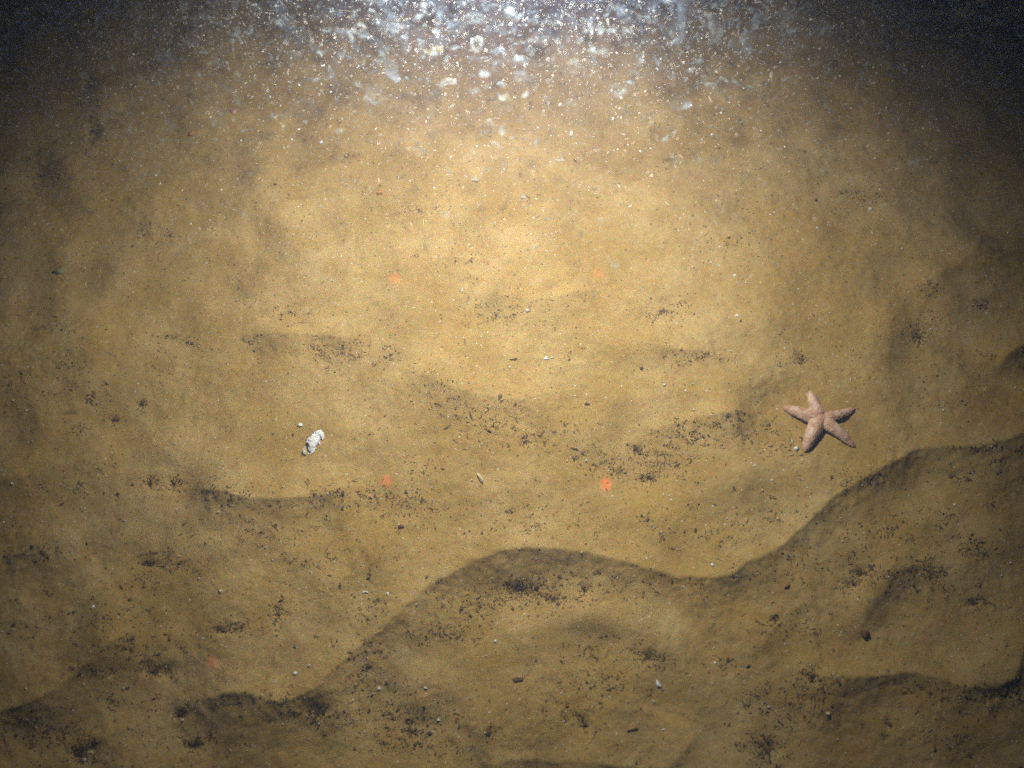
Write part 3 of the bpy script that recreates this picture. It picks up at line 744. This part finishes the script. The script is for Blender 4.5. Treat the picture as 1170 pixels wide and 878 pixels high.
C = C; dep = (C - CAM) @ AXIS; ln *= np.clip(dep / 0.8, 0.5, 1.2)
S = np.stack([ln*rng.uniform(1, 1.9, n), ln, ln], 1)
V, Fc = shards(C, S, rng.uniform(0, 6.28, n), rng.uniform(-1.5, 1.5, n), rng.uniform(0, 6.28, n), rng, 0.3)
o = mesh_np('marine_snow', V, Fc, M_SNOW, smooth=False); tag(o, 'countless bright white specks drifting in the water under the lamp', 'marine snow', kind='stuff')
C = water_points(700, 32, 0.40, 300); n = len(C)
V, Fc = fibres(C, rng.uniform(.002, .008, n), rng.uniform(.00010, .00026, n), rng, 6, False, 2.2)
o = mesh_np('drifting_fibres', V, Fc, M_SNOW, smooth=False); tag(o, 'fine curled white threads drifting in the water under the lamp', 'drifting threads', kind='stuff')

def flake_mesh(kind, a, b, r):
    """kind: cup (closed warped lens), crescent (tapered bent rod), ring (irregular loop). half sizes a, b in metres"""
    if kind == 'cup':
        n, rings = 12, 3; ph = r.uniform(0, 6.28, 4); V = []
        for side in (1, -1):
            for j in range(1, rings + 1):
                for i in range(n):
                    f = 2*math.pi*i/n; q = j / rings
                    w_ = 1 + 0.22*math.sin(2*f+ph[0]) + 0.16*math.sin(3*f+ph[1]) + 0.10*math.sin(5*f+ph[2]) + 0.05*r.normal()
                    zz = 0.45*q*q*b + side*0.10*b*(1.02 - q*q)
                    V.append([a*q*w_*math.cos(f), b*q*w_*math.sin(f), zz + 0.15*b*math.sin(2*f+ph[3])*q])
        V.append([0, 0, .10*b]); V.append([0, 0, -.10*b]); V = np.array(V); Fc = []
        m_ = n*rings
        for sd in (0, 1):
            o_ = sd*m_
            for j in range(rings-1):
                for i in range(n):
                    q, w_ = o_+j*n+i, o_+j*n+(i+1) % n
                    Fc += ([[q, q+n, w_+n], [q, w_+n, w_]] if sd == 0 else [[q, w_+n, q+n], [q, w_, w_+n]])
            for i in range(n):
                Fc.append([2*m_+sd, o_+i, o_+(i+1) % n] if sd == 0 else [2*m_+sd, o_+(i+1) % n, o_+i])
        for i in range(n):
            q, w_ = (rings-1)*n+i, (rings-1)*n+(i+1) % n
            Fc += [[q, q+m_, w_+m_], [q, w_+m_, w_]]
        return V, np.array(Fc)
    if kind == 'crescent':
        arc = r.uniform(0.6, 1.5); t = np.linspace(-arc, arc, 6); R = a / math.sin(max(arc, .5)) if arc < 1.57 else a
        pts = [[R*math.sin(q), R*(math.cos(q) - math.cos(arc)), 0.1*a*math.sin(2*q)] for q in t]
        return tube(pts, [b*.15, b*.8, b, b*.75, b*.1], 8, r, 0.06)
    m_ = 14; ph = r.uniform(0, 6.28, 2); pts = []
    for i in range(m_ + 1):
        f = 2*math.pi*i/m_; w_ = 1 + .15*math.sin(2*f+ph[0]) + .1*math.sin(3*f+ph[1])
        pts.append([a*w_*math.cos(f), b*w_*math.sin(f), .2*a*math.sin(f+ph[0])])
    return tube(pts, [b*.16, b*.28, b*.18, b*.24, b*.16], 6, r, 0.05)
def rand_rot(r):
    q = r.normal(0, 1, 4); q /= np.linalg.norm(q); w_, x_, y_, z_ = q
    return np.array([[1-2*(y_*y_+z_*z_), 2*(x_*y_-z_*w_), 2*(x_*z_+y_*w_)], [2*(x_*y_+z_*w_), 1-2*(x_*x_+z_*z_), 2*(y_*z_-x_*w_)], [2*(x_*z_-y_*w_), 2*(y_*z_+x_*w_), 1-2*(x_*x_+y_*y_)]])

GF = 'translucent flakes drifting in the water under the lamp'
flakes = [ # u v half-length half-width angle depth kind material label
 (808,33,17,6,-82,.74,'crescent',M_GELD,'large pale leaf-shaped flake standing upright in the water right of the glow'),
 (825,27,10,4,-70,.70,'crescent',M_GEL,'faint slender flake just right of the large upright leaf-shaped flake'),
 (842,20,9,6,60,.62,'cup',M_GEL,'blurred translucent flake two places right of the large upright flake'),
 (897,28,6,3.5,35,.80,'cup',M_GELC,'small cream flake between the upright flake and the big blurred disc'),
 (930,13,18,14,10,.50,'cup',M_GEL,'big blurred translucent disc near the top edge at right'),
 (992,24,22,7,0,.60,'crescent',M_GEL,'long dim bluish flake near the top right corner'),
 (1016,42,19,5,-22,.62,'crescent',M_GELC,'long dim olive flake below the bluish flake near the top right corner'),
 (1099,38,6,4,60,.75,'cup',M_GELC,'small amber flake in the dark water at top right'),
 (1090,108,8,7,0,.70,'cup',M_GELC,'dim round flake in the dark water at the right'),
 (512,98,10,3.6,6,.86,'crescent',M_GELD,'bright cream spindle-shaped flake below the glow at left of centre'),
 (498,61,9,3,10,.84,'crescent',M_GELC,'thin cream arc floating above the bright spindle-shaped flake'),
 (541,33,15,5,8,.72,'crescent',M_GEL,'wide blurred arc above the small upright ring'),
 (545,51,5,7.5,0,.82,'ring',M_GELD,'small upright oval ring floating left of centre'),
 (410,33,7,5.5,0,.78,'ring',M_GELD,'bright oval ring floating at left of the glow'),
 (395,32,6,5,0,.70,'cup',M_GEL,'soft round flake touching the bright oval ring at left'),
 (430,12,9,6,20,.6,'cup',M_GEL,'soft flake near the top edge above the bright oval ring'),
 (515,15,10,8,30,.62,'cup',M_GELD,'lumpy bright flake near the top edge left of the glow'),
 (608,62,18,9,-20,.66,'cup',M_GELD,'large white triangular flake under the brightest glow'),
 (617,42,17,15,20,.58,'ring',M_GELC,'wide blurred yellowish loop in the brightest glow'),
 (640,15,20,10,10,.55,'cup',M_GEL,'broad milky flake at the heart of the glow by the top edge'),
 (607,12,14,9,-20,.52,'cup',M_GELD,'milky flake at the top edge left of the heart of the glow'),
 (672,42,11,7,-40,.66,'cup',M_GELD,'lumpy white flake right of the wide yellowish loop'),
 (690,62,7,3,-10,.74,'crescent',M_GELD,'thin white arc below right of the glow'),
 (656,76,7,6,0,.72,'ring',M_GELD,'small round ring below the glow'),
 (575,119,8,8,0,.74,'cup',M_GELC,'yellowish round flake well below the glow at centre'),
 (489,113,12,16,20,.66,'ring',M_GELC,'very faint large reddish loop left of the yellowish round flake'),
 (446,54,16,9,30,.6,'cup',M_GEL,'wide faint flake left of the thin cream arc'),
 (760,105,13,9,0,.6,'cup',M_GEL,'blurred grey-green flake right of centre below the glow'),
 (757,62,9,6,40,.7,'cup',M_GEL,'soft flake between the glow and the large upright flake'),
 (775,62,8,4,80,.7,'crescent',M_GELC,'short cream arc left of and below the large upright flake'),
 (706,104,11,6,10,.72,'cup',M_GELD,'milky oval flake below right of the glow'),
 (730,8,12,7,0,.6,'cup',M_GELD,'milky flake at the top edge right of the glow'),
 (865,78,12,9,0,.62,'cup',M_GEL,'blurred grey flake below the small cream flake at right'),
 (835,152,12,12,0,.6,'cup',M_GEL,'very faint round flake lowest on the right'),
 (296,38,16,12,0,.55,'cup',M_GEL,'blurred round olive disc at upper left'),
 (357,41,11,5,5,.66,'crescent',M_GELC,'dim arc between the olive disc and the bright ring'),
 (352,10,19,9,25,.52,'cup',M_GELC,'big blurred olive flake at the top edge, left'),
 (322,33,7,6,0,.66,'cup',M_GELD,'small bluish flake right of the blurred olive disc'),
 (262,62,9,3,30,.72,'crescent',M_GEL,'short dim arc left of the blurred olive disc'),
 (268,62,4,3,0,.8,'cup',M_GELC,'tiny pale flake beside the short dim arc at upper left'),
 (102,18,9,3,-40,.78,'crescent',M_GELC,'short reddish curled flake in the dark upper left corner'),
 (220,68,7,6,0,.66,'cup',M_GEL,'faint round flake in the dim upper left water'),
 (942,178,6,3,-55,.85,'crescent',M_GELC,'slender tan flake low in the water at right'),
 (1128,25,9,6,0,.6,'cup',M_GEL,'faint flake nearest the top right corner'),
]
for i, (u, v, a, b, ang, dep, kd, m, lab) in enumerate(flakes):
    r = np.random.default_rng(500 + i)
    d = ray(u, v); p = CAM + d * dep
    s = dep * PXM
    V, Fc = flake_mesh(kd, a*s, b*s, r)
    ca, sa = math.cos(math.radians(ang)), math.sin(math.radians(ang))
    V[:, :2] = V[:, :2] @ np.array([[ca, sa], [-sa, ca]])
    tl = r.normal(0, 0.25, 2)
    V[:, 2] += V[:, 0]*tl[0] + V[:, 1]*tl[1]
    V = V @ np.array([[1, 0, 0], [0, ct, st], [0, -st, ct]])   # lies roughly across the view
    o = mesh_np('drifting_flake', V, Fc, m); o.location = p
    tag(o, lab, 'flake', GF)
for (cnt, seed, kd, m, lo_, hi_, nm, lab) in [
    (620, 44, 'cup', M_MILK, .005, .013, 'milky_flakes', 'broad milky scraps glowing softly in the water under the lamp'),
    (5200, 41, 'cup', M_GEL, .0012, .0056, 'gelatinous_flakes', 'soft translucent scraps drifting in the water under the lamp'),
    (450, 42, 'crescent', M_GEL, .0010, .0045, 'curled_flakes', 'small curled pale scraps drifting in the water under the lamp'),
    (130, 43, 'ring', M_GELD, .0010, .0028, 'looped_flakes', 'tiny pale loops drifting in the water under the lamp')]:
    r = np.random.default_rng(seed); C = water_points(cnt, seed, 0.45, 170 if m is not M_MILK else 90); parts = []
    for c in C:
        a = (lo_ + (hi_ - lo_) * r.random() ** 2.2) * (0.5 + 0.6 * np.dot(c - CAM, AXIS)); V, Fc = flake_mesh(kd, a, a * (r.uniform(.5, 1) if kd != 'crescent' else r.uniform(.2, .4)), r)
        parts.append((V @ rand_rot(r).T + c, Fc))
    V, Fc = join(parts); o = mesh_np(nm, V, Fc, m); tag(o, lab, 'drifting scraps', kind='stuff')

# ------------------------------------------------------------------ scaling lasers: parallel thin red beams from beside the camera
for (u, v, pw, dia) in [(451.5,318,1.4,8),(683.5,313,1.3,8),(441.5,549.5,1.3,8),(692.5,553.5,2.6,12),(243,757,0.35,7)]:
    x, y, z = on_bed(u, v); P = np.array([x, y, z]); O = P - AXIS * 1.0
    l = bpy.data.lights.new('red_laser', 'SPOT'); l.color = (1.0, 0.004, 0.012); l.energy = 48.0 * pw
    l.spot_size = 2 * math.atan(dia * 0.32 * scale_at(P) / 1.0); l.spot_blend = 1.0; l.shadow_soft_size = 0.001
    o = bpy.data.objects.new('red_laser', l); COL.objects.link(o); o.location = O; o.rotation_euler = (TILT, 0, 0)

# ------------------------------------------------------------------ turbid water
hm, nt = new_mat('turbid_water')
pv = N(nt, 'ShaderNodeVolumePrincipled'); pv.inputs['Color'].default_value = (0.20, 0.38, 1.0, 1); pv.inputs['Density'].default_value = 0.48
pv.inputs['Anisotropy'].default_value = 0.58
o_ = N(nt, 'ShaderNodeOutputMaterial'); nt.links.new(pv.outputs[0], o_.inputs['Volume'])
hx = float(xs[-1]) + 1.0; zb, zt = -1.0, 1.30
V = np.array([[sx*hx, sy*hx, zz] for zz in (zb, zt) for sy in (-1, 1) for sx in (-1, 1)], float)
Fq = np.array([[0,2,3,1],[4,5,7,6],[0,1,5,4],[1,3,7,5],[3,2,6,7],[2,0,4,6]])
hz = mesh_np('haze', V, Fq, hm, smooth=False); tag(hz, 'faintly cloudy blue water', kind='stuff')
print('script verts', len(bed.data.vertices), 'extent', hx)
